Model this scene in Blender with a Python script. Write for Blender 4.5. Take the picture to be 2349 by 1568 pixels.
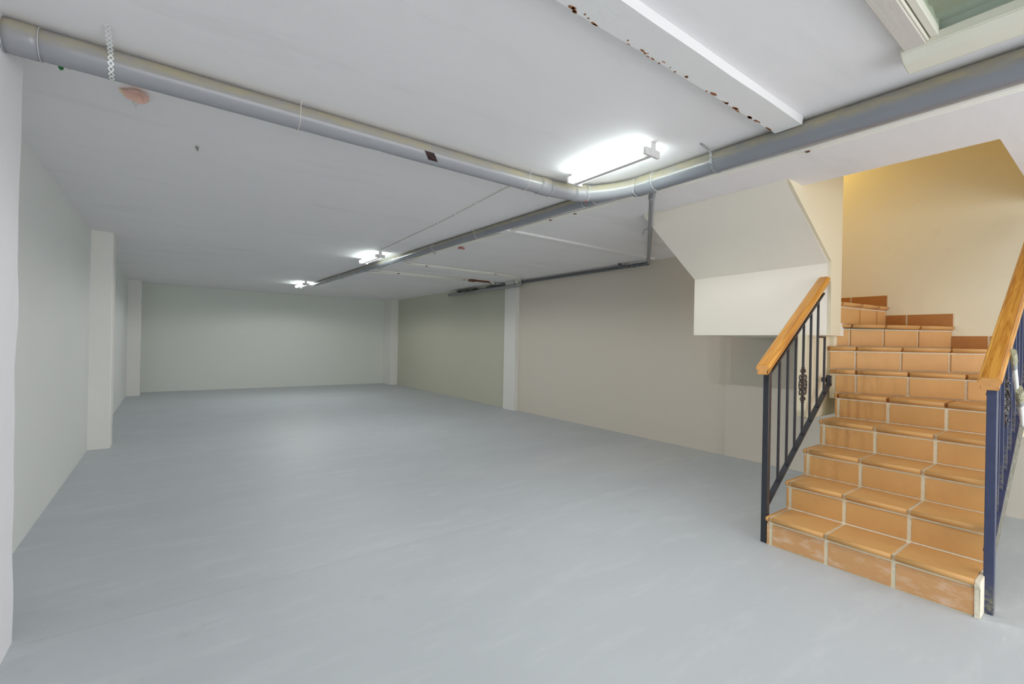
import bpy, bmesh, math, random
from mathutils import Vector, Matrix, noise
random.seed(7)
for o in list(bpy.data.objects): bpy.data.objects.remove(o)
S = bpy.context.scene
COL = S.collection
H = 2.45

# ------------------------------------------------------------------ camera
CAM_H, YAW, PITCH, ROLL = 1.29398, 0.636663, -0.0000486, 0.0190710
fw = Vector((math.sin(YAW)*math.cos(PITCH), math.cos(YAW)*math.cos(PITCH), math.sin(PITCH)))
r0 = Vector((math.cos(YAW), -math.sin(YAW), 0)); u0 = r0.cross(fw)
cr, sr = math.cos(ROLL), math.sin(ROLL)
rt = cr*r0 + sr*u0; up = -sr*r0 + cr*u0
cd = bpy.data.cameras.new('camera'); cam = bpy.data.objects.new('camera', cd); COL.objects.link(cam)
cd.sensor_width = 36; cd.lens = 16.2765; cd.clip_start = .05
M = Matrix((rt, up, -fw)).transposed().to_4x4(); M.translation = Vector((0, 0, CAM_H))
cam.matrix_world = M
S.camera = cam

# ------------------------------------------------------------------ world, exposure
w = bpy.data.worlds.new('world'); S.world = w; w.use_nodes = True
bg = w.node_tree.nodes['Background']
bg.inputs[0].default_value = (0.93, 0.96, 1.0, 1); bg.inputs[1].default_value = 2.7
S.view_settings.view_transform = 'Standard'; S.view_settings.look = 'None'
S.view_settings.gamma = 1; S.view_settings.use_curve_mapping = False
S.view_settings.exposure = -0.10
S.cycles.max_bounces = 14; S.cycles.diffuse_bounces = 10
S.cycles.use_adaptive_sampling = False

def area(name, loc, rot, sx, sy, power, color):
    l = bpy.data.lights.new(name, 'AREA'); l.shape = 'RECTANGLE'; l.size = sx; l.size_y = sy
    l.energy = power; l.color = color
    o = bpy.data.objects.new(name, l); COL.objects.link(o); o.location = loc; o.rotation_euler = rot
    return o
def point(name, loc, r, power, color):
    l = bpy.data.lights.new(name, 'POINT'); l.shadow_soft_size = r; l.energy = power; l.color = color
    o = bpy.data.objects.new(name, l); COL.objects.link(o); o.location = loc
    return o
# daylight through the open garage door behind the camera
area('door_daylight', (2.3, -2.9, 1.25), (math.radians(90), 0, 0), 5.4, 2.2, 86, (0.97, 0.98, 1.0))
# warm lamp of the floor above, up in the stairwell
point('stairwell_lamp', (5.02, 2.15, 3.30), .08, 17, (1.0, 0.72, 0.22))
TUBE_POWER = 26.0
LAMP_W = 20.0

# ------------------------------------------------------------------ materials
def mat(name, color, rough=.6, metal=0, var=0.0, vscale=1.5, bump=0.0, bscale=40, stretch=(1,1,1), coat=0, spec=.5):
    m = bpy.data.materials.new(name); m.use_nodes = True
    nt = m.node_tree; N = nt.nodes; L = nt.links; b = N['Principled BSDF']
    b.inputs['Roughness'].default_value = rough; b.inputs['Metallic'].default_value = metal
    b.inputs['Specular IOR Level'].default_value = spec
    b.inputs['Coat Weight'].default_value = coat; b.inputs['Coat Roughness'].default_value = .12
    c = (*color, 1); b.inputs['Base Color'].default_value = c
    tc = N.new('ShaderNodeTexCoord'); mp = N.new('ShaderNodeMapping'); mp.inputs['Scale'].default_value = stretch
    L.new(tc.outputs['Object'], mp.inputs[0])
    if var:
        n = N.new('ShaderNodeTexNoise'); n.inputs['Scale'].default_value = vscale; n.inputs['Detail'].default_value = 6
        L.new(mp.outputs[0], n.inputs['Vector'])
        mx = N.new('ShaderNodeMix'); mx.data_type = 'RGBA'
        mx.inputs['A'].default_value = tuple(max(0, v*(1-var)) for v in color)+(1,)
        mx.inputs['B'].default_value = tuple(min(1, v*(1+var)) for v in color)+(1,)
        L.new(n.outputs['Fac'], mx.inputs['Factor']); L.new(mx.outputs['Result'], b.inputs['Base Color'])
    if bump:
        n2 = N.new('ShaderNodeTexNoise'); n2.inputs['Scale'].default_value = bscale; n2.inputs['Detail'].default_value = 5
        L.new(mp.outputs[0], n2.inputs['Vector'])
        bp = N.new('ShaderNodeBump'); bp.inputs['Strength'].default_value = bump; bp.inputs['Distance'].default_value = .01
        L.new(n2.outputs['Fac'], bp.inputs['Height']); L.new(bp.outputs[0], b.inputs['Normal'])
    return m
def parts_of(m):
    nt = m.node_tree; return nt.nodes, nt.links, nt.nodes['Principled BSDF']
def overlay(m, color, scale, lo, hi, detail=8, stretch=(1,1,1), amount=1.0, gate=None):
    """lay a second colour over the base where a noise passes a threshold (wear, stains, flaking)"""
    N, L, b = parts_of(m)
    tc = N.new('ShaderNodeTexCoord'); mp = N.new('ShaderNodeMapping'); mp.inputs['Scale'].default_value = stretch
    L.new(tc.outputs['Object'], mp.inputs[0])
    n = N.new('ShaderNodeTexNoise'); n.inputs['Scale'].default_value = scale; n.inputs['Detail'].default_value = detail
    n.inputs['Roughness'].default_value = .65
    L.new(mp.outputs[0], n.inputs['Vector'])
    mr = N.new('ShaderNodeMapRange'); mr.inputs['From Min'].default_value = lo; mr.inputs['From Max'].default_value = hi
    mr.inputs['To Max'].default_value = amount
    L.new(n.outputs['Fac'], mr.inputs['Value'])
    fac = mr.outputs[0]
    if gate is not None:
        g = gate(N, L, tc); mu = N.new('ShaderNodeMath'); mu.operation = 'MULTIPLY'
        L.new(fac, mu.inputs[0]); L.new(g, mu.inputs[1]); fac = mu.outputs[0]
    mx = N.new('ShaderNodeMix'); mx.data_type = 'RGBA'
    L.new(fac, mx.inputs['Factor'])
    src = b.inputs['Base Color']
    if src.is_linked: L.new(src.links[0].from_socket, mx.inputs['A'])
    else: mx.inputs['A'].default_value = src.default_value
    mx.inputs['B'].default_value = (*color, 1)
    L.new(mx.outputs['Result'], b.inputs['Base Color'])
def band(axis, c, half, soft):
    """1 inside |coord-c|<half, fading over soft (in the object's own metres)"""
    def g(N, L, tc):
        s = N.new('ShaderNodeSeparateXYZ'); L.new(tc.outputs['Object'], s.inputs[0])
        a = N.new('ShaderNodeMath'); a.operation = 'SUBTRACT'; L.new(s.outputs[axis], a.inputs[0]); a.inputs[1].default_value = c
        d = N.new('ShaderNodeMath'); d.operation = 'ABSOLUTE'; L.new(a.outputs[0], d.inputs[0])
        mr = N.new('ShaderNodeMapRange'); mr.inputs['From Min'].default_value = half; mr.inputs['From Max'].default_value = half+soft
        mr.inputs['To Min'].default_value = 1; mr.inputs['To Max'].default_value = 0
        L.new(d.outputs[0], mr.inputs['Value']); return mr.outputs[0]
    return g

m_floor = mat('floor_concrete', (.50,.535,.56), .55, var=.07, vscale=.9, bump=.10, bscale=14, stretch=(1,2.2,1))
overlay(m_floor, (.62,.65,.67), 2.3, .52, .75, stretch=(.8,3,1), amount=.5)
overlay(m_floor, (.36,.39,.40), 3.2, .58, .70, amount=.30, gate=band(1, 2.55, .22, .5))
overlay(m_floor, (.70,.72,.73), 9, .66, .72, amount=.5, stretch=(.6,2,1))
overlay(m_floor, (.42,.45,.46), 60, .35, .5, amount=.45, gate=band(1, 2.74, .004, .006))
m_ceil = mat('ceiling_plaster', (.80,.785,.795), .75, var=.03, vscale=1.2, bump=.22, bscale=7, stretch=(.7,2.6,1))
overlay(m_ceil, (.60,.60,.59), 1.6, .55, .8, amount=.5, stretch=(.5,2,1))
m_left = mat('left_wall_paint', (.70,.72,.70), .8, var=.035, vscale=1.0, bump=.10, bscale=60)
m_back = mat('back_wall_paint', (.66,.69,.635), .8, var=.02, vscale=.6, bump=.05, bscale=50)
m_rfar = mat('olive_wall_paint', (.52,.515,.42), .8, var=.02, vscale=.7, bump=.05, bscale=50)
m_rnear = mat('taupe_wall_paint', (.63,.58,.50), .8, var=.02, vscale=.7, bump=.05, bscale=50)
m_stair = mat('cream_stairwell_paint', (.765,.715,.55), .8, var=.03, vscale=2.0, bump=.12, bscale=45)
overlay(m_stair, (.60,.47,.28), 9, .64, .74, amount=.35)
m_block = mat('cream_white_paint', (.81,.765,.675), .75, var=.02, vscale=1.5, bump=.15, bscale=25)
m_newel = mat('pale_cream_paint', (.72,.65,.48), .75, var=.02, vscale=1.5, bump=.12, bscale=30)
m_pillar = mat('pillar_paint', (.74,.73,.69), .8, var=.03, vscale=2, bump=.12, bscale=50)
m_pillarn = mat('near_pillar_paint', (.78,.78,.80), .8, var=.04, vscale=1.3, bump=.35, bscale=22)
m_white = mat('white_gloss_paint', (.80,.79,.77), .5, var=.03, vscale=6, bump=.1, bscale=30)
m_beam = mat('beam_paint', (.76,.755,.75), .6, var=.03, vscale=4, bump=.2, bscale=18)
m_rust = mat('rust', (.28,.12,.05), .9, var=.4, vscale=60)
m_bracket = mat('dark_bracket_steel', (.09,.085,.07), .6, var=.2, vscale=20)
m_frame = mat('ivory_frame_paint', (.72,.70,.60), .5, var=.03, vscale=6, bump=.1, bscale=40)
m_pipe = mat('grey_pipe_plastic', (.225,.235,.26), .22, var=.06, vscale=5, bump=.02, bscale=12)
m_pipel = mat('light_grey_pipe_plastic', (.29,.295,.315), .24, var=.06, vscale=5, bump=.02, bscale=12)
for m in (m_pipe, m_pipel):
    # patchy tan tint, stronger towards the upper side of the tube
    def g(N, L, tc):
        ge = N.new('ShaderNodeTexCoord'); s = N.new('ShaderNodeSeparateXYZ'); L.new(ge.outputs['Normal'], s.inputs[0])
        mr = N.new('ShaderNodeMapRange'); mr.inputs['From Min'].default_value = -.35; mr.inputs['From Max'].default_value = .2
        L.new(s.outputs[2], mr.inputs['Value']); return mr.outputs[0]
    overlay(m, (.40,.345,.21), 22, .25, .6, amount=.8, stretch=(.4,.4,1), gate=g)
m_pdark = mat('dark_pipe_plastic', (.10,.11,.12), .3, var=.1, vscale=8)
m_collar = mat('pipe_glue_line', (.52,.53,.54), .5)
m_zinc = mat('galvanised_steel', (.72,.74,.72), .45, metal=.2, var=.15, vscale=40)
m_zincd = mat('dull_steel', (.40,.42,.42), .5, metal=.5, var=.2, vscale=40)
m_cable = mat('ivory_cable', (.84,.82,.75), .5)
m_string = mat('pale_string', (.66,.62,.54), .8)
m_tubeg = mat('grey_conduit', (.27,.28,.27), .45, var=.08, vscale=6)
m_brown = mat('brown_box', (.15,.065,.035), .6, var=.15, vscale=15)
m_iron = mat('black_ironwork', (.022,.024,.032), .32, var=.3, vscale=30, bump=.15, bscale=60, coat=.3)
overlay(m_iron, (.25,.24,.22), 120, .70, .76, amount=.6)
m_ironb = mat('sky_tinted_ironwork', (.035,.045,.105), .34, var=.25, vscale=25, bump=.15, bscale=60, coat=.3)  # black iron with the sky's reflection painted in as a lighter blue
overlay(m_ironb, (.40,.38,.34), 90, .70, .75, amount=.7)
overlay(m_ironb, (.22,.20,.13), 45, .42, .62, amount=.9, gate=band(2, 0, .06, .10))
m_cast = mat('cast_iron', (.030,.024,.024), .25, var=.3, vscale=60, coat=.6)
m_grime = mat('grimy_concrete', (.20,.19,.15), .9, var=.5, vscale=18, bump=.8, bscale=40)
overlay(m_grime, (.45,.43,.36), 30, .56, .66, amount=.7)
m_grout = mat('cement_grout', (.72,.65,.48), .9, var=.12, vscale=40, bump=.4, bscale=90)
m_plside = mat('flaking_plaster', (.76,.70,.56), .9, var=.12, vscale=25, bump=.8, bscale=60)
def tile_mat(name, col, white=0.0):
    m = mat(name, col, .5, var=.12, vscale=3.2, bump=.12, bscale=30, spec=.3)
    overlay(m, (col[0]*.66, col[1]*.58, col[2]*.6), 3.1, .52, .8, amount=.55)
    overlay(m, (.72,.60,.44), 55, .70, .76, amount=.5)
    if white: overlay(m, (.80,.70,.60), 11, .50, .72, amount=white, stretch=(1,.8,2.2), detail=12)
    return m
m_tile = tile_mat('terracotta_tile', (.61,.34,.125))
m_tile0 = tile_mat('whitened_terracotta_tile', (.62,.34,.15), .5)
m_tiled = tile_mat('terracotta_skirting', (.40,.17,.045))
def wood_mat():
    m = mat('varnished_pine', (.62,.29,.05), .22, coat=.5)
    N, L, b = parts_of(m)
    tc = N.new('ShaderNodeTexCoord'); mp = N.new('ShaderNodeMapping')
    mp.inputs['Rotation'].default_value = (0, math.radians(35), 0)
    mp2 = N.new('ShaderNodeMapping'); mp2.inputs['Scale'].default_value = (1.2, 26, 26)
    L.new(tc.outputs['Object'], mp.inputs[0]); L.new(mp.outputs[0], mp2.inputs[0])
    n = N.new('ShaderNodeTexNoise'); n.inputs['Scale'].default_value = 2.2; n.inputs['Detail'].default_value = 5
    n.inputs['Distortion'].default_value = .8
    L.new(mp2.outputs[0], n.inputs['Vector'])
    r = N.new('ShaderNodeValToRGB'); e = r.color_ramp.elements
    e[0].position = .3; e[0].color = (.42,.15,.020,1); e[1].position = .62; e[1].color = (.68,.34,.065,1)
    L.new(n.outputs['Fac'], r.inputs[0]); L.new(r.outputs[0], b.inputs['Base Color'])
    return m
m_wood = wood_mat()
m_endgrain = mat('pine_end_grain', (.62,.30,.09), .3, var=.2, vscale=30, coat=.4)
m_lampw = mat('lamp_body_enamel', (.62,.61,.60), .45)
m_pink = mat('faded_pink_paper', (.92,.68,.60), .8, var=.15, vscale=30)
m_peach = mat('peach_paper', (.82,.62,.42), .8)
m_red = mat('orange_red_tape', (.80,.16,.06), .6)
m_coral = mat('coral_paper', (.72,.30,.24), .8, var=.2, vscale=40)
m_green = mat('green_tape', (.02,.22,.06), .5)
m_clear = mat('yellowed_tape', (.62,.63,.60), .4)
m_leaf = mat('dark_brown_paper', (.07,.035,.035), .6, var=.3, vscale=30)
m_brist = mat('paint_caked_bristles', (.42,.40,.27), .9, var=.6, vscale=60, bump=1, bscale=120)
m_brush = mat('white_brush_handle', (.72,.73,.70), .4, var=.08, vscale=20)
m_hook = mat('dusty_plaster_tab', (.48,.47,.42), .8)
m_outside = mat('pale_driveway', (.6,.6,.6), .9, var=.05, vscale=2)
def tube_mat():
    m = bpy.data.materials.new('lit_fluorescent_tube'); m.use_nodes = True
    b = m.node_tree.nodes['Principled BSDF']; b.inputs['Base Color'].default_value = (.9,.9,.9,1)
    b.inputs['Emission Color'].default_value = (.88, 1.0, .96, 1); b.inputs['Emission Strength'].default_value = TUBE_POWER
    return m
m_tube = tube_mat()
def sheet_mat():
    m = mat('green_grey_corrugated_sheet', (.34,.37,.32), .5, var=.15, vscale=4, stretch=(1,5,1))
    N, L, b = parts_of(m)
    t = N.new('ShaderNodeBsdfTranslucent'); t.inputs[0].default_value = (.20,.225,.19,1)
    x = N.new('ShaderNodeMixShader'); x.inputs[0].default_value = .5
    L.new(b.outputs[0], x.inputs[1]); L.new(t.outputs[0], x.inputs[2]); L.new(x.outputs[0], N['Material Output'].inputs[0])
    return m
m_sheet = sheet_mat()
m_frame2 = mat('streaked_frame_paint', (.60,.56,.51), .55, var=.08, vscale=6, stretch=(1,14,1), bump=.15, bscale=30)
def glass_mat():
    m = bpy.data.materials.new('thin_clear_glass'); m.use_nodes = True
    nt = m.node_tree; N = nt.nodes; L = nt.links; N.remove(N['Principled BSDF'])
    t = N.new('ShaderNodeBsdfTransparent'); t.inputs[0].default_value = (.86,.90,.86,1)
    g = N.new('ShaderNodeBsdfGlossy'); g.inputs['Roughness'].default_value = .22
    lw = N.new('ShaderNodeLayerWeight'); pw = N.new('ShaderNodeMath'); pw.operation = 'POWER'; pw.inputs[1].default_value = 4
    L.new(lw.outputs['Facing'], pw.inputs[0]); f = N.new('ShaderNodeMath'); f.operation = 'MULTIPLY_ADD'
    f.inputs[1].default_value = .5; f.inputs[2].default_value = .04; L.new(pw.outputs[0], f.inputs[0])
    x = N.new('ShaderNodeMixShader'); L.new(f.outputs[0], x.inputs[0]); L.new(t.outputs[0], x.inputs[1]); L.new(g.outputs[0], x.inputs[2])
    L.new(x.outputs[0], N['Material Output'].inputs[0]); return m
m_glass = glass_mat()

# ------------------------------------------------------------------ geometry helpers
def B(): return bmesh.new()
def box(bm, a, b, mi=0, bevel=0):
    vs = [bm.verts.new((x, y, z)) for x in (a[0], b[0]) for y in (a[1], b[1]) for z in (a[2], b[2])]
    fs = []
    for i in ((0,1,3,2),(4,6,7,5),(0,4,5,1),(2,3,7,6),(0,2,6,4),(1,5,7,3)):
        f = bm.faces.new([vs[k] for k in i]); f.material_index = mi; fs.append(f)
    if bevel:
        es = list({e for f in fs for e in f.edges})
        r = bmesh.ops.bevel(bm, geom=es, offset=bevel, segments=2, affect='EDGES', profile=.5)
        for f in r['faces']: f.material_index = mi; f.smooth = True
    return vs
def prism(bm, poly, axis, lo, hi, mi=0, bevel=0):
    """poly of 2D points in the plane perpendicular to axis ('y': (x,z); 'z': (x,y); 'x': (y,z))"""
    def P(u, v, t): return {'y': (u, t, v), 'z': (u, v, t), 'x': (t, u, v)}[axis]
    A = [bm.verts.new(P(u, v, lo)) for u, v in poly]; C = [bm.verts.new(P(u, v, hi)) for u, v in poly]
    fs = [bm.faces.new(A), bm.faces.new(C[::-1])]; n = len(poly)
    for i in range(n): fs.append(bm.faces.new([A[i], C[i], C[(i+1) % n], A[(i+1) % n]]))
    for f in fs: f.material_index = mi
    if bevel:
        es = list({e for f in fs for e in f.edges})
        r = bmesh.ops.bevel(bm, geom=es, offset=bevel, segments=2, affect='EDGES')
        for f in r['faces']: f.material_index = mi
    return A + C
def tube(bm, pts, r, n=16, mi=0, cap=True, sect=None):
    """sweep a circle (or section [(a,b)]) along pts; r may be a list"""
    pts = [Vector(p) for p in pts]; rings = []; prev = None
    for i, p in enumerate(pts):
        if i == 0: d = pts[1]-p
        elif i == len(pts)-1: d = p-pts[i-1]
        else: d = (pts[i+1]-p).normalized()+(p-pts[i-1]).normalized()
        d.normalize()
        ref = Vector((0,0,1)) if abs(d.z) < .9 else Vector((1,0,0))
        if prev is None: s = d.cross(ref).normalized()
        else: s = (prev - d*prev.dot(d)).normalized()
        prev = s; t = s.cross(d)
        rr = r[i] if isinstance(r, (list, tuple)) else r
        if sect: ring = [bm.verts.new(p + s*a + t*b) for a, b in sect]
        else: ring = [bm.verts.new(p + s*rr*math.cos(2*math.pi*k/n) + t*rr*math.sin(2*math.pi*k/n)) for k in range(n)]
        rings.append(ring)
    m = len(rings[0])
    for a, b in zip(rings, rings[1:]):
        for k in range(m):
            f = bm.faces.new([a[k], a[(k+1) % m], b[(k+1) % m], b[k]]); f.material_index = mi; f.smooth = sect is None
    if cap:
        for R in (rings[0][::-1], rings[-1]):
            f = bm.faces.new(R); f.material_index = mi
    return rings
def arc(c, r, a0, a1, n, f):
    return [f(c, r, math.radians(a0+(a1-a0)*i/n)) for i in range(n+1)]
def fillet(pts, rad, n=6):
    """round the corners of a polyline"""
    pts = [Vector(p) for p in pts]; out = [pts[0]]
    for i in range(1, len(pts)-1):
        a, b, c = pts[i-1], pts[i], pts[i+1]
        u = (a-b); v = (c-b); k = min(rad, u.length*.45, v.length*.45)
        p = b+u.normalized()*k; q = b+v.normalized()*k
        for j in range(n+1):
            t = j/n; out.append(p*(1-t)**2 + b*2*t*(1-t) + q*t*t)
    out.append(pts[-1]); return out
def obj(name, bm, mats, parent=None, origin=None):
    bmesh.ops.recalc_face_normals(bm, faces=bm.faces)
    if origin is None:
        xs = [v.co for v in bm.verts]
        lo = [min(c[i] for c in xs) for i in range(3)]; hi = [max(c[i] for c in xs) for i in range(3)]
        origin = Vector(((lo[0]+hi[0])/2, (lo[1]+hi[1])/2, lo[2]))
    origin = Vector(origin)
    for v in bm.verts: v.co -= origin
    me = bpy.data.meshes.new(name); bm.to_mesh(me); bm.free()
    if not isinstance(mats, (list, tuple)): mats = [mats]
    for m in mats: me.materials.append(m)
    o = bpy.data.objects.new(name, me); COL.objects.link(o)
    w0 = Vector((0, 0, 0)); q = parent
    while q: w0 += q.location; q = q.parent
    o.location = origin - w0
    if parent: o.parent = parent
    return o
def thing(name, label, cat, loc, group=None):
    o = bpy.data.objects.new(name, None); COL.objects.link(o); o.location = loc; o.empty_display_size = .1
    o['label'] = label; o['category'] = cat
    if group: o['group'] = group
    return o
def tag(o, label, cat, group=None):
    o['label'] = label; o['category'] = cat
    if group: o['group'] = group
    return o
def struct(name, bm, mats, label=None, cat=None, origin=(0,0,0), parent=None):
    o = obj(name, bm, mats, parent, origin)
    if not parent:
        o['kind'] = 'structure'
        if label: o['label'] = label; o['category'] = cat or name.split('_')[0]
    return o
def copy_tree(o, parent=None):
    c = o.copy(); COL.objects.link(c); c.parent = parent
    for ch in [x for x in bpy.data.objects if x.parent == o]: copy_tree(ch, c)
    return c

# ------------------------------------------------------------------ room shell
XL, XR, YB, YF = -.72, 5.315, 13.34, -3.0
SX0, SX1, SY0, SY1, SZ = 3.62, 5.315, .46, 2.62, 4.9     # stairwell shaft above the ceiling
b = B(); box(b, (XL-.2, YF-.0, -.15), (XR+.2, YB+.2, 0))
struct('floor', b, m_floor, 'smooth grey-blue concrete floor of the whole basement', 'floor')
b = B(); box(b, (-9, -12, -.20), (14, YF-.001, -.05))
struct('floor', b, m_outside, 'pale driveway outside the open garage door, behind the viewer', 'driveway')
KX0, KX1, KY0, KY1 = 1.25, 2.235, -.75, .475            # ceiling hatch
b = B()
xs = sorted([XL-.2, KX0, KX1, SX0, XR+.2]); ys = sorted([YF, KY0, KY1, SY0, SY1, YB+.2])
for i in range(len(xs)-1):
    for j in range(len(ys)-1):
        cx, cy = (xs[i]+xs[i+1])/2, (ys[j]+ys[j+1])/2
        if KX0 < cx < KX1 and KY0 < cy < KY1: continue
        if SX0 < cx and SY0 < cy < SY1: continue
        box(b, (xs[i], ys[j], H), (xs[i+1], ys[j+1], H+.22))
bmesh.ops.remove_doubles(b, verts=b.verts, dist=1e-4)
fk = {}
for f in list(b.faces):
    k = tuple(round(c, 3) for c in f.calc_center_median()); fk.setdefault(k, []).append(f)
bmesh.ops.delete(b, geom=[f for v in fk.values() if len(v) > 1 for f in v], context='FACES_ONLY')
struct('ceiling', b, m_ceil, 'low white plaster ceiling with the square hatch and stairwell opening', 'ceiling')
b = B(); box(b, (XL-.2, YF, 0), (XL, YB, H))
struct('wall_left', b, m_left, 'long pale grey wall behind the left pillars', 'wall')
b = B(); box(b, (XL-.2, YB, 0), (XR+.2, YB+.2, H))
struct('wall_back', b, m_back, 'plain grey-green wall closing the far end of the basement', 'wall')
b = B()
box(b, (XR, YF, 0), (XR+.2, 7.0, 1.35), 0); box(b, (XR, YF, 1.35), (XR+.2, SY0, H), 0)
box(b, (XR, SY1, 1.35), (XR+.2, 7.0, H), 0); box(b, (XR, 7.0, 0), (XR+.2, YB, H), 1)
struct('wall_right', b, [m_rnear, m_rfar], 'long right wall, taupe near the stairs and olive beyond the pillar', 'wall')
b = B(); box(b, (XR, SY0, 1.35), (XR+.2, SY1, SZ))
struct('wall_stairwell', b, m_stair, 'warm cream wall of the stairwell above the tiled steps', 'wall')
b = B()
box(b, (SX0-.15, SY0, H+.22), (SX0, SY1, SZ)); box(b, (SX0-.15, SY0-.15, H+.22), (SX1, SY0, SZ)); box(b, (SX0-.15, SY1, H+.22), (SX1, SY1+.15, SZ))
box(b, (SX0-.15, SY0-.15, SZ), (SX1+.2, SY1+.15, SZ+.1))
struct('wall_upper', b, m_stair, 'cream shaft walls rising above the ceiling opening over the stairs', 'wall')
# near bay of the right wall stands slightly proud of the rest
b = B(); box(b, (XR-.022, 1.90, .0), (XR, 2.90, H), bevel=.004); box(b, (XR-.022, .9, .0), (XR, 1.90, 1.20))
struct('trim_1', b, m_rnear, 'shallow taupe wall panel beneath the white stair block', 'wall panel')
# pillars
def rough_pillar(n, x0, y0, x1, y1, m, label, amp=.004, seg=40, ch=.01):
    b = B(); prof = [(x0, y0), (x1-ch, y0), (x1, y0+ch), (x1, y1-ch), (x1-ch, y1), (x0, y1)]
    rows = []
    for k in range(seg+1):
        z = H*k/seg; row = []
        for i, (x, y) in enumerate(prof):
            d = amp*noise.noise(Vector((i*.37+n, z*3.1, n*5.0)))*(1 if 0 < i < 5 else 0)
            row.append(b.verts.new((x+d, y+d*(1 if i > 2 else -1), z)))
        rows.append(row)
    for a, c in zip(rows, rows[1:]):
        for i in range(6): b.faces.new([a[i], a[(i+1) % 6], c[(i+1) % 6], c[i]])
    b.faces.new(rows[0][::-1]); b.faces.new(rows[-1])
    return struct('trim_%d' % n, b, m, label, 'pillar')
rough_pillar(2, XL-.05, 2.15, -.512, 2.80, m_pillarn, 'nearest pillar at the far left edge with chipped corner', amp=.010, seg=60, ch=.02)
rough_pillar(3, XL-.05, 6.94, -.528, 7.22, m_pillar, 'second cream pillar on the left wall')
rough_pillar(4, XL-.05, 12.62, -.50, 12.95, m_pillar, 'farthest small pillar on the left wall')
rough_pillar(5, 5.10, 12.75, XR+.05, YB+.05, m_pillar, 'pillar in the far right corner of the basement')
rough_pillar(6, 5.235, 6.98, XR+.05, 7.34, m_pillar, 'pale pilaster halfway along the right wall')

# ------------------------------------------------------------------ ceiling beams and hatch
def beam(n, x0, x1, y0, y1, d, label, rust=False):
    b = B(); seg = 60; prof = [(y0, H+.01), (y0+.004, H-d), (y1-.004, H-d), (y1, H+.01)]
    rows = []
    for k in range(seg+1):
        x = x0+(x1-x0)*k/seg
        rows.append([b.verts.new((x, y+.003*noise.noise(Vector((x*3, i*2.1, n))), z)) for i, (y, z) in enumerate(prof)])
    for a, c in zip(rows, rows[1:]):
        for i in range(4): b.faces.new([a[i], c[i], c[(i+1) % 4], a[(i+1) % 4]])
    b.faces.new(rows[0]); b.faces.new(rows[-1][::-1])
    o = struct('trim_%d' % n, b, [m_beam], label, 'beam')
    if rust:
        b = B()
        for k in range(46):
            t = random.random()**.55; x = x0+.9+(x1-x0-.95)*t
            w = random.uniform(.002, .010); l = random.uniform(.004, .028)*(1.5 if t > .7 else .6)
            yy = y1 - random.uniform(.002, .02)
            poly = [(x+l*math.cos(a)*random.uniform(.7, 1), yy+w*math.sin(a)*random.uniform(.5, 1)) for a in [i*math.pi/4 for i in range(8)]]
            prism(b, poly, 'z', H-d-.0012, H-d+.001)
        obj('rust_spots', b, m_rust, o)
    return o
beam(7, -.6, 2.535, 1.010, 1.148, .038, 'wide boxed white beam on the near ceiling with rust spots along one edge', True)
beam(8, 2.70, 5.18, 3.84, 3.99, .022, 'thin white ceiling beam crossing to the right wall', False)

hatch = B()
FX0, FX1, FY0, FY1 = KX0-.10, 2.375, -.85, .540
box(hatch, (FX0, KY1, H-.032), (KX1, FY1, H+.0), mi=1, bevel=.003)
box(hatch, (FX0, FY0, H-.032), (KX1, KY0, H+.0), bevel=.003)
box(hatch, (FX0, KY0, H-.032), (KX0, KY1, H+.0), bevel=.003)
hw = struct('window_1', hatch, [m_frame, m_frame2], 'square ceiling hatch with ivory frame and glazed pane above', 'skylight')
b = B(); prism(b, [(KX1-.02, H), (KX1-.02, H-.038), (KX1+.02, H-.062), (KX1+.09, H-.072), (2.36, H-.060), (2.375, H-.03), (2.375, H)], 'y', FY0, FY1+.012, bevel=.004)
struct('window_bar', b, m_frame, parent=hw)
b = B()
for y0, y1, z0 in ((KY1-.035, KY1-.012, H-.02), (KY1-.008, KY1, H-.026)):
    box(b, (KX0, y0, z0), (KX1-.02, y1, H+.05), bevel=.003)
box(b, (KX0, KY0, H-.02), (KX1-.02, KY0+.03, H+.05)); box(b, (KX0, KY0, H-.02), (KX0+.03, KY1, H+.05))
struct('window_frame', b, m_frame, parent=hw)
b = B(); box(b, (KX0, KY0, H+.008), (KX1, KY1-.02, H+.013))
struct('pane', b, m_glass, parent=hw)
b = B(); n = 240; rows = []
for k in range(n+1):
    x = KX0-.05+(KX1+.10-KX0)*k/n; z = H+.032+.006*math.sin(2*math.pi*k/22)
    rows.append((b.verts.new((x, KY0-.002, z)), b.verts.new((x, KY1+.002, z))))
for a, c in zip(rows, rows[1:]): b.faces.new([a[0], c[0], c[1], a[1]]).smooth = True
struct('cover_sheet', b, m_sheet, parent=hw)

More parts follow.
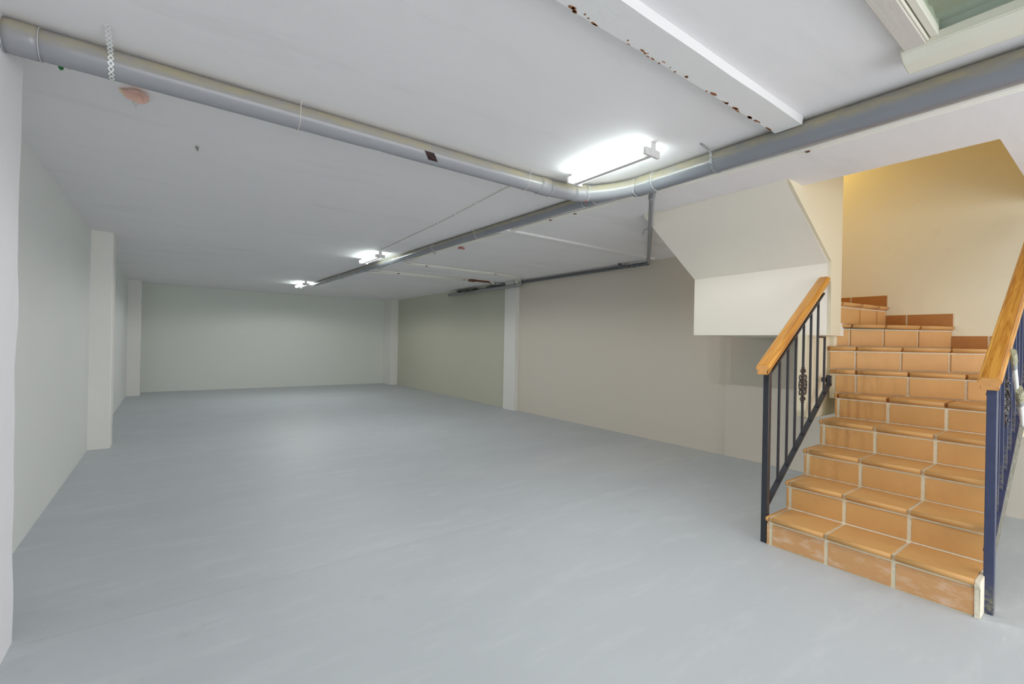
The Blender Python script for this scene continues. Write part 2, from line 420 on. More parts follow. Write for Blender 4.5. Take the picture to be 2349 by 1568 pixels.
# ------------------------------------------------------------------ staircase
RISE, RUN, X1, YN, YFAR = .187, .277, 3.165, .460, 1.434
st = thing('staircase', 'terracotta-tiled flight of steps climbing to the right and turning at the cream wall', 'stairs', (X1, (YN+YFAR)/2, 0))
JOINTS = [1.409, 1.093, .773]
GW = .020
def spans(lo, hi, joints, gw=GW):
    js = sorted([j for j in joints if lo+.02 < j < hi-.02]); out = []; a = lo
    for j in js: out.append((a, j-gw/2)); a = j+gw/2
    out.append((a, hi)); return out
NOSE = [(0.028,-.036), (.006,-.036), (-.004,-.033), (-.014,-.027), (-.021,-.018), (-.0225,-.010), (-.018,-.003), (-.008,0.0)]
def tread_tile(bm, P0, P1, Q0, Q1, z, mi=0):
    """bullnosed tile: front edge P0-P1, back edge Q0-Q1 (xy), top at z"""
    P0, P1, Q0, Q1 = [Vector((*p, 0)) for p in (P0, P1, Q0, Q1)]
    d = (P1-P0).normalized(); nrm = Vector((-d.y, d.x, 0))
    if nrm.dot(Q0-P0) < 0: nrm = -nrm
    def row(P, Q):
        return [bm.verts.new(P+nrm*a+Vector((0,0,z+h))) for a, h in NOSE] + [bm.verts.new(Q+Vector((0,0,z))), bm.verts.new(Q+Vector((0,0,z-.036)))]
    A, C = row(P0, Q0), row(P1, Q1); n = len(A)
    for i in range(n):
        f = bm.faces.new([A[i], C[i], C[(i+1) % n], A[(i+1) % n]]); f.material_index = mi; f.smooth = i < 7
    bm.faces.new(A[::-1]).material_index = mi; bm.faces.new(C).material_index = mi
steps = {}
def step(k, x, lo, hi, joints, depth=None, rm=None):
    """straight step k (1-based): riser face at x, from y=lo to y=hi"""
    z = RISE*k; zb = z-RISE; dp = depth or RUN
    b = B(); box(b, (x+.004, lo+.004, zb-.04 if k > 1 else 0), (x+dp+(.03 if k < 5 else .10), hi-.004, z-.036 if k == 5 else z-.006))
    s = obj('step', b, m_grout, st)
    b = B()
    for a, c in spans(lo, hi, joints): box(b, (x, a, zb+(.008 if k > 1 else .006)), (x+.012, c, z-.046), bevel=.0025)
    obj('riser', b, rm or m_tile, s)
    b = B()
    for a, c in spans(lo, hi, joints): tread_tile(b, (x, a), (x, c), (x+dp+.012, a), (x+dp+.012, c), z)
    obj('tread', b, m_tile, s)
    return s
for k in range(1, 6):
    s = step(k, X1+RUN*(k-1), YN, YFAR, JOINTS, depth=.42 if k == 5 else None, rm=m_tile0 if k == 1 else None)
s1 = [o for o in bpy.data.objects if o.name == 'step'][0]
b = B(); prism(b, [(X1-.006, 0.0), (X1+.21, 0.0), (X1+.21, RISE-.004), (X1-.012, RISE-.004), (X1-.018, RISE-.03), (X1-.003, RISE-.05)], 'y', YN-.022, YN-.0005, bevel=.002)
obj('end_plaster', b, m_plside, s1)['label'] = 'flaking white plaster end'
# from the sixth on the risers fan out around the foot of the newel wall: (left end, right end)
FAN = {6: ((4.36, 1.46), (4.68, YN)), 7: ((4.38, 1.51), (5.19, YN)), 8: ((4.40, 1.54), (XR-.004, .935)), 9: ((4.42, 1.50), (XR-.004, 1.385)), 10: ((4.42, 2.5), (XR-.004, 2.5))}
FJ = {6: [.269, .571, .873], 7: [.12, .388, .628, .863], 8: [.272, .549, .819], 9: [.196, .532, .892]}
def winder(k):
    z = RISE*k; zb = z-RISE
    L0, R0 = [Vector((*q, 0)) for q in FAN[k]]; L1, R1 = [Vector((*q, 0)) for q in FAN[k+1]]
    d = (L0-R0).normalized(); L = (L0-R0).length
    nrm = Vector((-d.y, d.x, 0)); nrm = nrm if nrm.dot(R1-R0+L1-L0+Vector((.01, .01, 0))) > 0 else -nrm
    extra = [] if k != 7 else [Vector((XR-.004, YN, 0))]
    poly = [R0+nrm*.010] + extra + [R1+nrm*.02*0, L1, L0+nrm*.010]
    poly = [q for n_, q in enumerate(poly) if n_ == 0 or (q-poly[n_-1]).length > .012]
    b = B(); prism(b, [(q.x, q.y) for q in poly], 'z', zb-.05, z-.036)
    s = obj('step', b, m_grout, st)
    js = FJ[k]
    b = B(); cuts = spans(0, L, [L*j for j in js], .015)
    for a, c in cuts:
        p0, p1 = R0+d*a, R0+d*c
        prism(b, [(p0.x, p0.y), (p1.x, p1.y), (p1.x+nrm.x*.012, p1.y+nrm.y*.012), (p0.x+nrm.x*.012, p0.y+nrm.y*.012)], 'z', zb+.006, z-.046, bevel=.002)
    obj('riser', b, m_tile, s)
    b = B()
    for a, c in cuts:
        p0, p1 = R0+d*a, R0+d*c
        tread_tile(b, p0[:2], p1[:2], (p0+nrm*.03)[:2], (p1+nrm*.03)[:2], z)
    obj('tread', b, m_tile, s)
    b = B(); q = [(v.x, v.y) for v in [R0+nrm*.030] + extra + [R1, L1, L0+nrm*.030]]
    prism(b, q, 'z', z-.034, z-.0005)
    obj('landing_tile', b, m_tile, s)
for k in (6, 7, 8, 9): winder(k)
# sloping slab that carries the steps
b = B()
def nl(x): return RISE*(1+(x-X1)/RUN)
prism(b, [(X1+.12, 0), (X1+.30, 0), (XR-.004, nl(XR)-.47), (XR-.004, 1.05), (5.15, 1.05), (4.30, .72), (X1+.12, .09)], 'y', YN+.012, YFAR-.012)
obj('stair_slab', b, m_plside, st)
# grimy edge of the slab on the viewer's side
b = B(); prism(b, [(X1+.28, 0), (XR-.03, nl(XR)-.50), (XR-.03, nl(XR)-.30), (X1+.19, .02)], 'y', YN-.004, YN+.010)
obj('slab_edge', b, m_grime, st)['label'] = 'grimy paint-spattered slab edge'
# skirting tiles on the stairwell wall
def skirt(y0, y1, zt, zb, js):
    b = B(); box(b, (XR-.008, y0-.01, zb-.004), (XR-.001, y1+.003, zt-.001), mi=1)
    for a, c in spans(y0, y1, js, .013): box(b, (XR-.014, a, zb), (XR-.006, c, zt-.003), bevel=.002)
    obj('skirting', b, [m_tiled, m_grout], st)
skirt(.47, .935, 1.416, 1.31, [.715]); skirt(.93, 1.382, 1.605, 1.497, [1.235]); skirt(1.38, 2.2, 1.79, 1.684, [1.66])
# painted side wall under the newel
b = B()
pts = [(3.99, 1.394), (3.98, .80), (4.005, .75), (4.06, .735), (4.62, .735), (4.62, 1.394)]
prism(b, pts, 'y', 1.532, 1.60, bevel=.004)
obj('side_wall', b, m_newel, st)

# block under the upper flight
b = B()
prof = [(4.17, 1.395), (XR-.026, 1.395), (XR-.026, 1.50), (4.40, 1.50), (4.40, 2.06), (3.80, H+.20), (3.40, H+.20), (3.40, H+.0), (3.455, H-.03), (3.51, H-.062), (3.58, H-.108), (4.17, 1.965)]
YA, YZ = 1.462, 2.618
rows = []
ny = 14
for j in range(ny+1):
    y = YA+(YZ-YA)*j/ny; t = j/ny
    row = []
    for i, (x, z) in enumerate(prof):
        dz = 0; dx = 0
        if i >= 7: dz -= .028*t*(1 if i < 11 else .8); 
        if i in (7,8,9,10): dx -= 0.03*t
        row.append(b.verts.new((x+dx+.002*noise.noise(Vector((x*4, y*4, z*3))), y, min(z+dz, H) if i == 7 else z+dz)))
    rows.append(row)
n = len(prof)
for a, c in zip(rows, rows[1:]):
    for i in range(n):
        f = b.faces.new([a[i], c[i], c[(i+1) % n], a[(i+1) % n]])
b.faces.new(rows[0][::-1]); b.faces.new(rows[-1])
b.normal_update(); bmesh.ops.triangulate(b, faces=[f for f in b.faces if len(f.verts) > 4], ngon_method='EAR_CLIP')
tag(obj('stair_soffit', b, m_block), 'white plastered block with sloping underside, hanging beneath the upper flight', 'stair block')
b = B(); pts = [(3.405, H+.1), (3.62, H+.1), (3.62, SZ-.01), (4.385, SZ-.01), (4.385, 1.41), (4.375, 1.397), (4.19, 1.394), (4.172, 1.394), (4.172, 1.975), (3.45, 2.425), (3.405, 2.452)]
prism(b, pts, 'y', 1.44, 1.4605)
prism(b, [(4.19, 1.394), (4.385, 1.397), (4.385, SZ-.01), (4.19, SZ-.01)], 'y', 1.4605, 1.545)
tag(obj('newel_wall', b, m_newel), 'cream wall end rising through the ceiling beside the winding steps', 'wall')

# ------------------------------------------------------------------ railings
def scroll(bm, cx, cy, z0, s, r, sx, flip=1):
    """one C-scroll: starts at the bar and curls outward"""
    pts = []
    for i in range(22):
        t = i/21; a = math.pi*(1.0-2.35*t); rad = s*(1-.62*t)
        pts.append((cx+sx*(s*.95+rad*math.cos(a)), cy, z0+flip*(rad*math.sin(a))))
    tube(bm, pts, [r*(1.15-.5*i/21) for i in range(22)], 8)
def ball(bm, c, r, sc=(1,1,1)):
    m = Matrix.Translation(c) @ Matrix.Diagonal((*sc, 1))
    q = bmesh.ops.create_icosphere(bm, subdivisions=2, radius=r, matrix=m)
    for v in q['verts']:
        for f in v.link_faces: f.smooth = True
def ornament(x, y, zc):
    bm = B(); s = .021
    for sx in (-1, 1):
        scroll(bm, x+sx*.004, y, zc+.048, s, .0055, sx, 1)
        scroll(bm, x+sx*.004, y, zc+.010, s*1.05, .006, sx, 1)
        scroll(bm, x+sx*.004, y, zc-.010, s*1.05, .006, sx, -1)
        scroll(bm, x+sx*.004, y, zc-.048, s, .0055, sx, -1)
        for dz in (.095, -.095):
            pts = [(x+sx*(.003+.019*math.sin(math.pi*t/10)), y, zc+dz+(.038*(t/10-.5))) for t in range(11)]
            tube(bm, pts, [.0035+.003*math.sin(math.pi*t/10) for t in range(11)], 8)
            ball(bm, (x+sx*.010, y-.008, zc+dz-.004), .0065)
        ball(bm, (x+sx*.044, y, zc), .006); ball(bm, (x+sx*.026, y-.006, zc+.027), .0075)
        ball(bm, (x+sx*.026, y-.006, zc-.027), .0075)
    for dz, r in ((.118, .011), (.068, .010), (0, .014), (-.068, .010), (-.118, .011), (.134, .008), (-.134, .008)):
        ball(bm, (x, y, zc+dz), r, (1.15, 1.15, .55))
    for dz in (.04, -.04): ball(bm, (x, y-.004, zc+dz), .009, (1, 1, 1.8))
    for v in bm.verts: v.co.x = x+(v.co.x-x)*1.45; v.co.z = zc+(v.co.z-zc)*1.08
    return bm
# moulded handrail section, (across, up)
HS = [(-.033,-.028), (-.033,-.013), (-.025,-.009), (-.025,-.005), (-.040,-.002), (-.044,.004), (-.044,.009), (-.039,.017), (-.029,.021), (-.026,.020), (-.025,.026),
      (.025,.026), (.026,.020), (.029,.021), (.039,.017), (.044,.009), (.044,.004), (.040,-.002), (.025,-.005), (.025,-.009), (.033,-.013), (.033,-.028)]
def bar(bm, p, q, w, h, bevel=.0015):
    tube(bm, [p, q], 0, sect=[(-w/2,-h/2), (w/2,-h/2), (w/2,h/2), (-w/2,h/2)])
def railing(label, y, mi, px, post_y, balx, x_end, left, sl=.70, z_hand=1.140, dz=0):
    t = thing('railing', label, 'railing', (px, y, 0), 'stair railings')
    hand = lambda x: z_hand + sl*(x-3.12)
    top = lambda x: hand(x) - .088
    bot = (lambda x: .235+.752*(x-3.20)) if left else (lambda x: .235+.72*(x-3.20))
    b = B(); box(b, (px-.019, post_y-.019, 0), (px+.019, post_y+.019, hand(px)-.035), bevel=.003); obj('post', b, mi, t)
    # handrail
    b = B(); x0, x1 = (3.125, 4.10) if left else (3.235, x_end+.02)
    sec = HS
    d = Vector((1, 0, sl)).normalized(); upv = Vector((-d.z, 0, d.x))
    def ring(x, vert):
        c = Vector((x, y, hand(x))); out = []
        for a, h in sec:
            if vert: v = h/d.x; out.append(b.verts.new((x, y+a, c.z+v)))
            else: out.append(b.verts.new(c+Vector((0, a, 0))+upv*h))
        return out
    A, C = ring(x0, True), ring(x1, False); n = len(sec)
    for i in range(n):
        f = b.faces.new([A[i], C[i], C[(i+1) % n], A[(i+1) % n]])
    f = b.faces.new(A[::-1]); f.material_index = 1; f = b.faces.new(C); f.material_index = 1
    bmesh.ops.bevel(b, geom=[e for e in b.edges if all(v.co.x < x0+.001 for v in e.verts)], offset=.004, segments=2, affect='EDGES')
    obj('handrail', b, [m_wood, m_endgrain], t)
    b = B(); xt = x_end-.02 if left else x_end
    bar(b, (px+.012, y, top(px+.012)), (xt, y, top(xt)), .036, .012); obj('top_bar', b, mi, t)
    b = B(); xb = 4.235 if left else x_end
    bar(b, (px+.012, y, bot(px+.012)), (xb, y, bot(xb)), .036, .012)
    obj('bottom_bar', b, mi, t)
    for i, x in enumerate(balx):
        b = B(); zt = top(x)-.004
        if left and i == len(balx)-1:
            zt = 1.385
            box(b, (balx[-2], y-.007, zt-.014), (x+.007, y+.007, zt), bevel=.001)
        box(b, (x-.007, y-.007, bot(x)+.006), (x+.007, y+.007, zt), bevel=.001)
        obj('baluster', b, mi, t)
        if i == 3 or (not left and i == 9): obj('ornament', ornament(x, y, 1.02 if i == 3 else 1.02+sl*.76), m_cast, t)
    for x in ((3.745, xt-.02) if left else (3.745, 4.4)):
        b = B(); w = .014 if x < 4 else .022
        box(b, (x-w/2, y-.007, top(x)+.004), (x+w/2, y+.007, hand(x)-.02)); obj('spacer', b, mi, t)
    if left:
        b = B(); box(b, (4.215, y-.018, bot(4.22)-.01), (4.238, y+.018, bot(4.22)+.075), bevel=.002)
        box(b, (4.215, y+.01, bot(4.22)+.02), (4.236, 1.512, bot(4.22)+.055)); obj('bracket', b, mi, t)
    return t
BX = [3.372, 3.497, 3.622, 3.746, 3.872, 3.998, 4.130]
railing('black iron railing with pine handrail on the far side of the stairs', 1.462, m_iron, 3.20, 1.462, BX, 4.09, True)
railing('iron railing, sky reflection painted in as dark blue, with pine handrail at the right edge, nearest the viewer', .432, m_ironb, 3.275, .425, BX[:6]+[4.124, 4.25, 4.376, 4.502, 4.628, 4.754, 4.88], 5.10, False, sl=.615, z_hand=1.062)

# ------------------------------------------------------------------ paint brushes stuck through the near railing
def brush(label, p, q, w, head):
    """bristle tip at p, handle running to q"""
    p, q = Vector(p), Vector(q); d = (q-p).normalized(); t = thing('paint_brush', label, 'paint brush', q, 'paint brushes')
    def seg(a, c, s0, s1, name, m, sub=1):
        b = B(); n = 10; side = d.cross(Vector((0,1,0))).normalized(); nr = Vector((0,1,0))
        rows = []
        for i in range(n+1):
            u = i/n; c0 = p+d*(a+(c-a)*u); w0 = s0+(s1-s0)*u
            jit = .0012 if m is m_brist else 0
            rows.append([b.verts.new(c0+side*w0*math.cos(k*math.pi/6)+nr*w0*.55*math.sin(k*math.pi/6)+Vector((random.uniform(-jit,jit), random.uniform(-jit,jit), random.uniform(-jit,jit)))) for k in range(12)])
        for A, C in zip(rows, rows[1:]):
            for k in range(12): b.faces.new([A[k], A[(k+1) % 12], C[(k+1) % 12], C[k]]).smooth = m is not m_brist
        b.faces.new(rows[0][::-1]); b.faces.new(rows[-1]); obj(name, b, m, t)
    L = (q-p).length
    seg(0, head, w*.95, w, 'bristles', m_brist); seg(head-.004, head+.05, w*.9, w*.8, 'ferrule', m_zincd)
    seg(head+.046, L, w*.72, w*.62, 'handle', m_brush)
    return t
brush('white-handled paint brush with caked bristles, upper one on the near railing', (3.47, .380, 1.290), (3.81, .395, 1.01), .026, .075)
brush('paint-caked brush hanging lower on the near railing, mostly out of frame', (3.69, .378, 1.09), (4.00, .395, .87), .028, .10)

# ------------------------------------------------------------------ pipes
def pipe(label, pts, r, m, collars=(), name='drain_pipe', fl=.0, n=28, cl=m_collar, cw=.055, ct=.004):
    """collars: list of (index-space position t along the polyline length)"""
    pts = fillet(pts, fl) if fl else [Vector(p) for p in pts]
    fine = [pts[0]]
    for a, c in zip(pts, pts[1:]):
        q = max(1, int((c-a).length/.2)); fine += [a.lerp(c, (i+1)/q) for i in range(q)]
    pts = fine
    b = B(); tube(b, pts, r, n); base = pts[0]
    t = thing(name, label, 'pipe', base, 'grey drain pipes')
    obj('pipe', b, m, t)
    ln = [0]
    for a, c in zip(pts, pts[1:]): ln.append(ln[-1]+(c-a).length)
    def at(s):
        s = max(0, min(s, ln[-1]-1e-6))
        for i in range(len(pts)-1):
            if ln[i+1] >= s: u = (s-ln[i])/(ln[i+1]-ln[i]); return pts[i].lerp(pts[i+1], u)
    for s in collars:
        w_ = cw
        if isinstance(s, tuple): s, w_ = s
        b = B(); sg = [at(s-w_/2+w_*i/4) for i in range(5)]
        tube(b, sg, [r+ct*.6, r+ct, r+ct, r+ct, r+ct*.6], n)
        c = obj('coupling', b, m, t)
        for e in (0, 4):
            b = B(); k = 1 if e == 0 else -1
            tube(b, [sg[e]-(sg[1]-sg[0])*.06*0, sg[e]+(sg[1]-sg[0])*.12*k], r+ct*1.15, n); obj('glue_line', b, m_collar, c)
    return t
Rx, Rn, Rf = .0565, .062, .0405
zx, zn, zf = H-.061, H-.066, H-.043
# across the room from the near pillar to the junction
pipe('grey pipe running from the near left pillar to the junction', [(-.530, 2.497, zx), (2.22, 2.494, zx), (2.44, 2.42, zx-.002), (2.56, 2.22, zx-.003), (2.592, 2.02, zn)], Rx, m_pipel, [(.07, .10), (2.62, .10), (2.93, .10)], fl=.10)
pipe('thick grey pipe along the ceiling above the stairs, leading to the junction', [(2.595, -2.8, zn), (2.595, 2.10, zn)], Rn, m_pipe, [(4.80, .16)])
pipe('thinner dark grey pipe running from the junction to the far lamp', [(2.585, 2.30, zf-.02), (2.595, 2.75, zf), (2.52, 5.5, zf), (2.46, 8.0, zf), (2.40, 10.15, zf), (2.393, 10.35, zf+.03), (2.39, 10.40, H+.005)], Rf, m_pipe, [(.22, .12), (2.75, .06), (3.95, .07), (6.2, .06)], fl=.06)
pipe('slim grey pipe slanting across the ceiling from the thick pipe to the right wall', [(2.655, 1.985, 2.352), (2.70, 2.035, 2.345), (5.20, 3.96, 2.395)], .0215, m_pipe, [(.13, .05)], fl=.02, n=18)
# wall pipe at the top of the right wall
t = pipe('dark grey pipe along the top of the right wall', [(5.20, 3.96, 2.395), (5.20, 4.30, 2.392), (5.255, 4.42, 2.405), (5.262, 8.0, 2.41)], .0235, m_pdark, [(.02, .06), (.22, .09)], fl=.05, n=18)
b = B(); tube(b, fillet([(5.20, 4.28, 2.395), (5.19, 4.40, 2.40), (5.175, 4.44, 2.42), (5.175, 4.44, H)], .03), .021, 16); obj('elbow', b, m_pdark, t)
# hanging straps
def strap(label, pts, w=.020, m=m_zinc, turn=(1,0,0)):
    """perforated steel band: scalloped outline with a hole in every lobe"""
    pts = [Vector(p) for p in fillet(pts, .05, 8)]
    ln = [0]
    for a, c in zip(pts, pts[1:]): ln.append(ln[-1]+(c-a).length)
    def at(s):
        for i in range(len(pts)-1):
            if ln[i+1] >= s-1e-9: u = (s-ln[i])/(ln[i+1]-ln[i]); return pts[i].lerp(pts[i+1], u), (pts[i+1]-pts[i]).normalized()
        return pts[-1], (pts[-1]-pts[-2]).normalized()
    b = B(); pitch = .021; nl_ = int(ln[-1]/pitch); tv = Vector(turn)
    for i in range(nl_):
        s0 = (i+.5)*pitch; N_ = 20
        ro, ri = [], []
        for k in range(N_):
            a = 2*math.pi*k/N_
            R = .0125 if abs(math.cos(a)) > .82 else w/2
            u = R*math.cos(a)*(.92); v = w/2*math.sin(a)
            for lst, f in ((ro, 1.0), (ri, .45)):
                uu = u*f; vv = v*f
                P, d = at(min(max(s0+uu, 0), ln[-1])); nn = d.cross(tv).normalized()
                lst.append((b.verts.new(P+tv*vv+nn*.0006), b.verts.new(P+tv*vv-nn*.0006)))
        for k in range(N_):
            j = (k+1) % N_
            for q in (0, 1): b.faces.new([ro[k][q], ro[j][q], ri[j][q], ri[k][q]])
            b.faces.new([ro[k][0], ro[j][0], ro[j][1], ro[k][1]]); b.faces.new([ri[k][0], ri[j][0], ri[j][1], ri[k][1]])
    o = obj('pipe_strap', b, m); return tag(o, label, 'strap', 'perforated pipe straps')
yc = 2.497
def around(c, z, r, a0, a1, n, ax):
    out = []
    for i in range(n+1):
        a = math.radians(a0+(a1-a0)*i/n)
        out.append((ax[0]+0, c+r*math.cos(a), z+r*math.sin(a)) if ax[1] == 'x' else (c+r*math.cos(a), ax[0], z+r*math.sin(a)))
    return out
R_ = Rx+.003
strap('shiny perforated strap holding the grey pipe near the left pillar', [(-.205, 2.30, H-.001), (-.205, yc-.088, zx+.022)]+around(yc, zx, R_, 165, 330, 10, (-.205, 'x')))
R_ = Rn+.003
strap('twisted perforated strap beside the nearest fluorescent lamp', [(2.42, 1.50, H-.001), (2.595-.078, 1.50, zn+.05)]+around(2.595, zn, R_, 165, 330, 10, (1.50, 'y')), m=m_zincd, turn=(0,1,0))
def loop(label, c, z, r, ax, pos, tail=True):
    b = B(); a = around(c, z, r, 150, 400, 24, (pos, ax))
    first = (pos, c-.08, H-.002) if ax == 'x' else (c-.08, pos, H-.002)
    tube(b, [first]+a, .0018, 6)
    return tag(obj('tie_string', b, m_string), label, 'string', 'strings tied round the pipes')
loop('pale string looped round the long cross pipe', yc, zx, Rx+.002, 'x', .497)
loop('pale string round the cross pipe just before the junction', yc, zx, Rx+.002, 'x', 1.93)
loop('light cord hanging the thin pipe between the first two lamps', 2.558, zf, Rf+.002, 'y', 4.10)
loop('light cord round the thin pipe beside the middle lamp', 2.468, zf, Rf+.002, 'y', 7.75)
loop('light cord round the thin pipe close to the far lamp', 2.424, zf, Rf+.002, 'y', 9.35)

# ------------------------------------------------------------------ cables and conduits
def cable(label, lines, r, clips=(), name='cable', m=m_cable, fl=.12, cat='cable', clipm=m_brown):
    t = thing(name, label, cat, lines[0][0], 'white cables on the ceiling')
    for pts in lines:
        b = B(); tube(b, fillet(pts, fl), r, 10); obj('strand', b, m, t)
    for c in clips:
        b = B(); k_ = .5 if clipm is m_white else 1; box(b, (c[0]-.012*k_, c[1]-.010*k_, H-.026*k_), (c[0]+.012*k_, c[1]+.010*k_, H), bevel=.001); obj('clip', b, clipm, t)
    return t
zc = H-.012
run = [(2.935, -2.5), (2.935, 1.3), (2.915, 1.7), (2.865, 2.12), (2.865, 2.61), (2.825, 3.02), (2.80, 3.6), (2.81, 4.1), (2.77, 4.4), (2.755, 4.8), (2.735, 5.9)]
cable('pair of white cables following the thick pipe then crossing to the grey tube', [
    [(x, y, zc) for x, y in run]+[(2.76, 6.56, zc), (4.48, 6.50, zc), (4.90, 6.58, zc), (5.17, 6.82, 2.385)],
    [(x+.030, y, zc) for x, y in run]+[(2.82, 6.46, zc), (4.48, 6.40, zc), (4.95, 6.50, zc), (5.20, 6.80, 2.385)]],
    .0105, [(2.95, 1.15), (2.84, 2.95), (2.82, 3.25), (2.75, 5.45), (3.15, 6.5), (4.40, 6.45)], fl=.16)
cable('white cables from the middle lamp along the thin pipe to the brown box', [
    [(2.60, 6.6, zc), (2.71, 7.1, zc), (2.76, 7.56, zc), (3.1, 7.48, zc), (4.44, 7.40, zc)],
    [(2.655, 7.82, zc), (3.1, 7.62, zc), (4.50, 7.50, zc)],
    [(2.655, 7.86, zc), (3.1, 7.68, zc), (4.42, 7.57, zc)]], .0105, [(3.15, 7.58), (4.38, 7.45)])
cable('thin cable with white clips from the junction to the middle lamp', [
    [(1.98, 2.56, H-.05), (2.00, 2.75, H-.006), (2.10, 4.0, H-.005), (2.17, 5.9, H-.005)]], .0032,
    [(2.02, 2.95), (2.04, 3.3), (2.07, 3.7), (2.10, 4.1), (2.13, 4.7), (2.15, 5.2)], m=m_string, clipm=m_white)
cable('bundle of white cables dropping into the end of the grey tube', [
    [(5.06+.03*i, 6.74+.02*i, H-.002), (5.10+.026*i, 6.82, 2.42), (5.185+.009*i, 6.90+.012*i, 2.365)] for i in range(5)], .0085, fl=.05)
# brown junction box and ragged wires
t = thing('junction_box', 'long brown junction box with ragged wires, near the right wall', 'junction box', (4.7, 7.44, H))
b = B(); box(b, (4.46, 7.40, H-.03), (4.92, 7.47, H), bevel=.004); obj('cover', b, m_brown, t)
b = B(); box(b, (4.50, 7.38, H-.04), (4.53, 7.49, H)); box(b, (4.57, 7.38, H-.04), (4.59, 7.49, H)); obj('clamp', b, m_brown, t)
for i in range(9):
    b = B(); x = 4.90+.028*i; y = 7.44-.008*i
    pts = [(x+.02*random.uniform(-1,1)+.02*j, y+.04*random.uniform(-1,1), H-.008-.045*random.random()) for j in range(6)]
    tube(b, fillet(pts, .02, 3), .006, 7)
    obj('wire', b, random.choice([m_cable, m_brown, m_zincd, m_tubeg]), t)
# hanging grey tube along the wall
t = thing('cable_tube', 'grey plastic tube hung below the ceiling along the right wall', 'tube', (5.2, 8.1, 2.34))
b = B(); tube(b, [(5.20, 6.84, 2.350), (5.19, 9.5, 2.350)], .032, 20); obj('tube', b, m_tubeg, t)
b = B(); tube(b, [(5.20, 6.80, 2.365), (5.20, 6.95, 2.365)], .038, 20); obj('end_collar', b, m_zincd, t)
for y in (7.95, 9.05):
    b = B(); tube(b, [(5.19, y, 2.365), (5.19, y+.03, 2.365)], .035, 20); obj('coupling', b, m_tubeg, t)
b = B(); tube(b, [(5.11, 8.75, 2.335), (5.11, 9.32, 2.335)], .018, 12); tube(b, [(5.16, 8.35, 2.335), (5.16, 8.7, 2.335)], .018, 12); obj('lower_pipe', b, m_tubeg, t)
for y in (8.62, 8.98):
    b = B(); box(b, (5.165, y, 2.365), (5.215, y+.07, H-.02), bevel=.003); obj('bracket', b, m_bracket, t)
b = B(); box(b, (5.15, 8.30, H-.05), (5.23, 9.1, H-.03)); tube(b, [(5.19, 7.9, H-.07), (5.19, 8.45, H-.07)], .012, 10); obj('rail', b, m_bracket, t)
for y in (7.55, 7.85, 8.63, 9.05):
    b = B(); tube(b, [(5.19, y, 2.36), (5.19, y, H)], .0025, 6); obj('hanger_wire', b, m_zincd, t)

# ------------------------------------------------------------------ fluorescent lamps
def lamp(label, x, y0, y1, far=1):
    t = thing('ceiling_lamp', label, 'lamp', (x, (y0+y1)/2, H), 'twin-tube fluorescent lamps')
    b = B(); box(b, (x-.018, y0+.01, H-.078), (x+.018, y1-.01, H-.052), bevel=.002); obj('spine', b, m_lampw, t)
    for y in (y0, y1):
        b = B(); s = 1 if y == y0 else -1
        box(b, (x-.022, min(y-s*.003, y+s*.05), H-.075), (x+.022, max(y-s*.003, y+s*.05), H), bevel=.003)
        box(b, (x-.065, min(y, y+s*.022), H-.080), (x+.065, max(y, y+s*.022), H-.036), bevel=.005)
        obj('end_cap', b, m_lampw, t)
    for sx in (-1, 1):
        b = B(); tube(b, [(x+sx*.052, y0+.022, H-.048), (x+sx*.052, y1-.022, H-.048)], .0125, 16); obj('tube', b, m_tube, t)
    for i in range(3):      # what the tubes throw down into the room
        l = bpy.data.lights.new('tube_light', 'SPOT'); l.energy = LAMP_W*(far if far else 1); l.color = (1.0, .99, .975); l.spot_size = math.radians(172)
        l.spot_blend = .25; l.shadow_soft_size = 0
        o = bpy.data.objects.new('tube_light', l); COL.objects.link(o); o.parent = t; o.location = (0, (y1-y0)*(i-1)*.38, -.092)
    return t
lamp('nearest twin-tube fluorescent lamp, by the pipe junction', 2.205, 1.66, 2.31)
lamp('middle twin-tube fluorescent lamp, halfway down the ceiling', 2.215, 5.95, 6.62, 1.0)
lamp('farthest twin-tube fluorescent lamp, by the end of the thin pipe', 2.215, 10.10, 10.80, 1.25)

# ------------------------------------------------------------------ small remnants stuck on ceiling and pipe
def scrap(name, label, cat, c, n, r, m, crumple=.012, seed=1, sx=1, sy=1, extra=None):
    random.seed(seed); b = B(); top = b.verts.new((c[0], c[1], c[2]-.001)); ring = []
    rings = []
    for q in (.55, 1.0):
        rr = []
        for k in range(n):
            a = 2*math.pi*k/n; R = r*q*random.uniform(.75, 1.1)
            rr.append(b.verts.new((c[0]+R*sx*math.cos(a), c[1]+R*sy*math.sin(a), c[2]-.003-crumple*q*random.uniform(.4, 2.2))))
        rings.append(rr)
    for k in range(n):
        b.faces.new([top, rings[0][k], rings[0][(k+1) % n]]); b.faces.new([rings[0][k], rings[1][k], rings[1][(k+1) % n], rings[0][(k+1) % n]])
    bmesh.ops.solidify(b, geom=list(b.faces), thickness=.0008)
    return tag(obj(name, b, m), label, cat)
o = scrap('paper_scrap', 'crumpled pink paper decoration hanging by the left end of the pipe', 'paper', (-.142, 2.835, H), 12, .050, m_pink, .018, 3)
b = B(); prism(b, [(-.210, 2.84), (-.185, 2.84), (-.165, 2.890), (-.190, 2.91)], 'z', H-.014, H-.011)
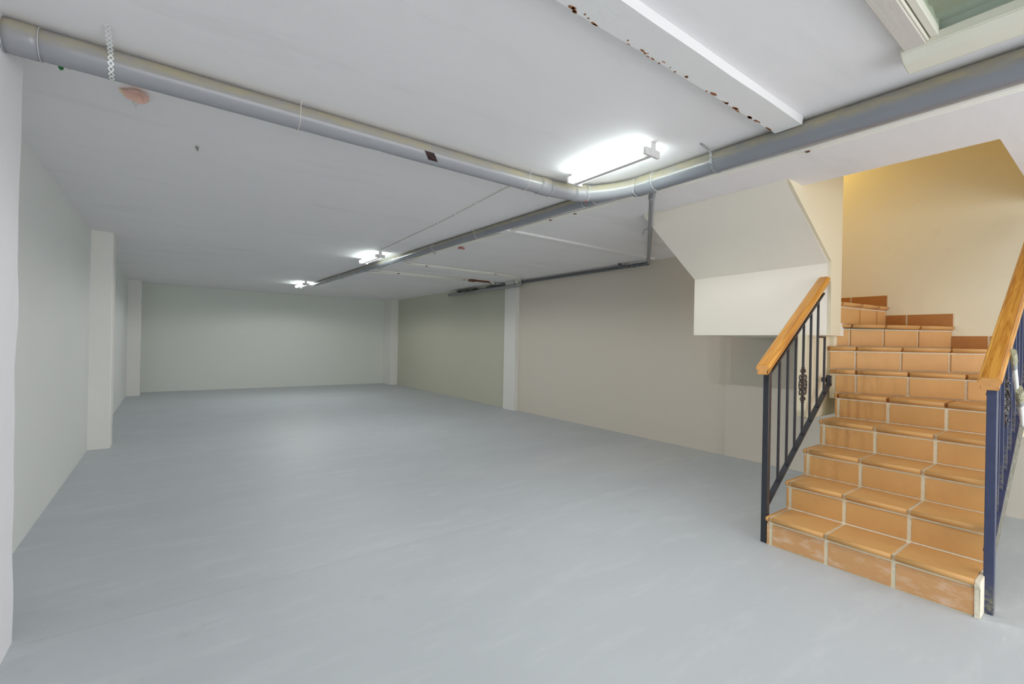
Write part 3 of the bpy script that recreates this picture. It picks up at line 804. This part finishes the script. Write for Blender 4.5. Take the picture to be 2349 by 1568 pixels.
obj('paper_flap', b, m_peach, o)
b = B(); tube(b, [(-.14, 2.84, H-.004), (-.15, 2.90, H-.012), (-.165, 2.95, H-.006), (-.155, 3.02, H-.010), (-.135, 2.92, H-.006)], .0015, 6); obj('thread', b, m_string, o)
scrap('paper_scrap', 'small coral paper remnant on the ceiling beside the thin pipe', 'paper', (2.875, 4.985, H), 9, .055, m_coral, .01, 5)
for lab, x0_, x1_, zl, mm in (('scrap of green tape hanging by the cross pipe near the pillar', -.398, -.380, .034, m_green), ('yellowed transparent tape hanging next to the green tape', -.374, -.352, .022, m_clear)):
    b = B(); prism(b, [(x0_, H), (x1_, H), (x1_-.003, H-zl*.8), (x0_+.006, H-zl), (x0_-.002, H-zl*.7)], 'y', 2.748, 2.7495)
    tag(obj('tape_scrap', b, mm), lab, 'tape')
scrap('plaster_tab', 'small grey loose tab on the left part of the ceiling', 'tab', (.115, 3.415, H), 7, .022, m_hook, .012, 11, sx=.5)
# dark scrap clinging to the side of the cross pipe
b = B(); R_ = Rx+.003
vs = [[b.verts.new((1.155+.03*i+.012*j, 2.497+(R_+.002*((i+j) % 2))*math.cos(math.radians(190+14*j)), zx+(R_+.002*((i+j) % 2))*math.sin(math.radians(190+14*j)))) for j in range(4)] for i in range(3)]
for i in range(2):
    for j in range(3): b.faces.new([vs[i][j], vs[i+1][j], vs[i+1][j+1], vs[i][j+1]])
bmesh.ops.solidify(b, geom=list(b.faces), thickness=.001)
tag(obj('paper_scrap', b, m_leaf), 'dark brown paper scrap clinging to the side of the cross pipe', 'paper')
scrap('tape_scrap', 'tiny orange-red tape stuck under the pipe junction', 'tape', (2.42, 2.40, zx-Rx-.0), 6, .010, m_red, .004, 12)
# loose black wire by the slim pipe
b = B(); tube(b, fillet([(3.49, 2.73, 2.30), (3.50, 2.72, 2.35), (3.56, 2.70, 2.372), (3.63, 2.66, 2.365)], .05), .002, 6)
tag(obj('loose_wire', b, m_iron), 'curl of thin black wire between the slim pipe and the white block', 'wire')
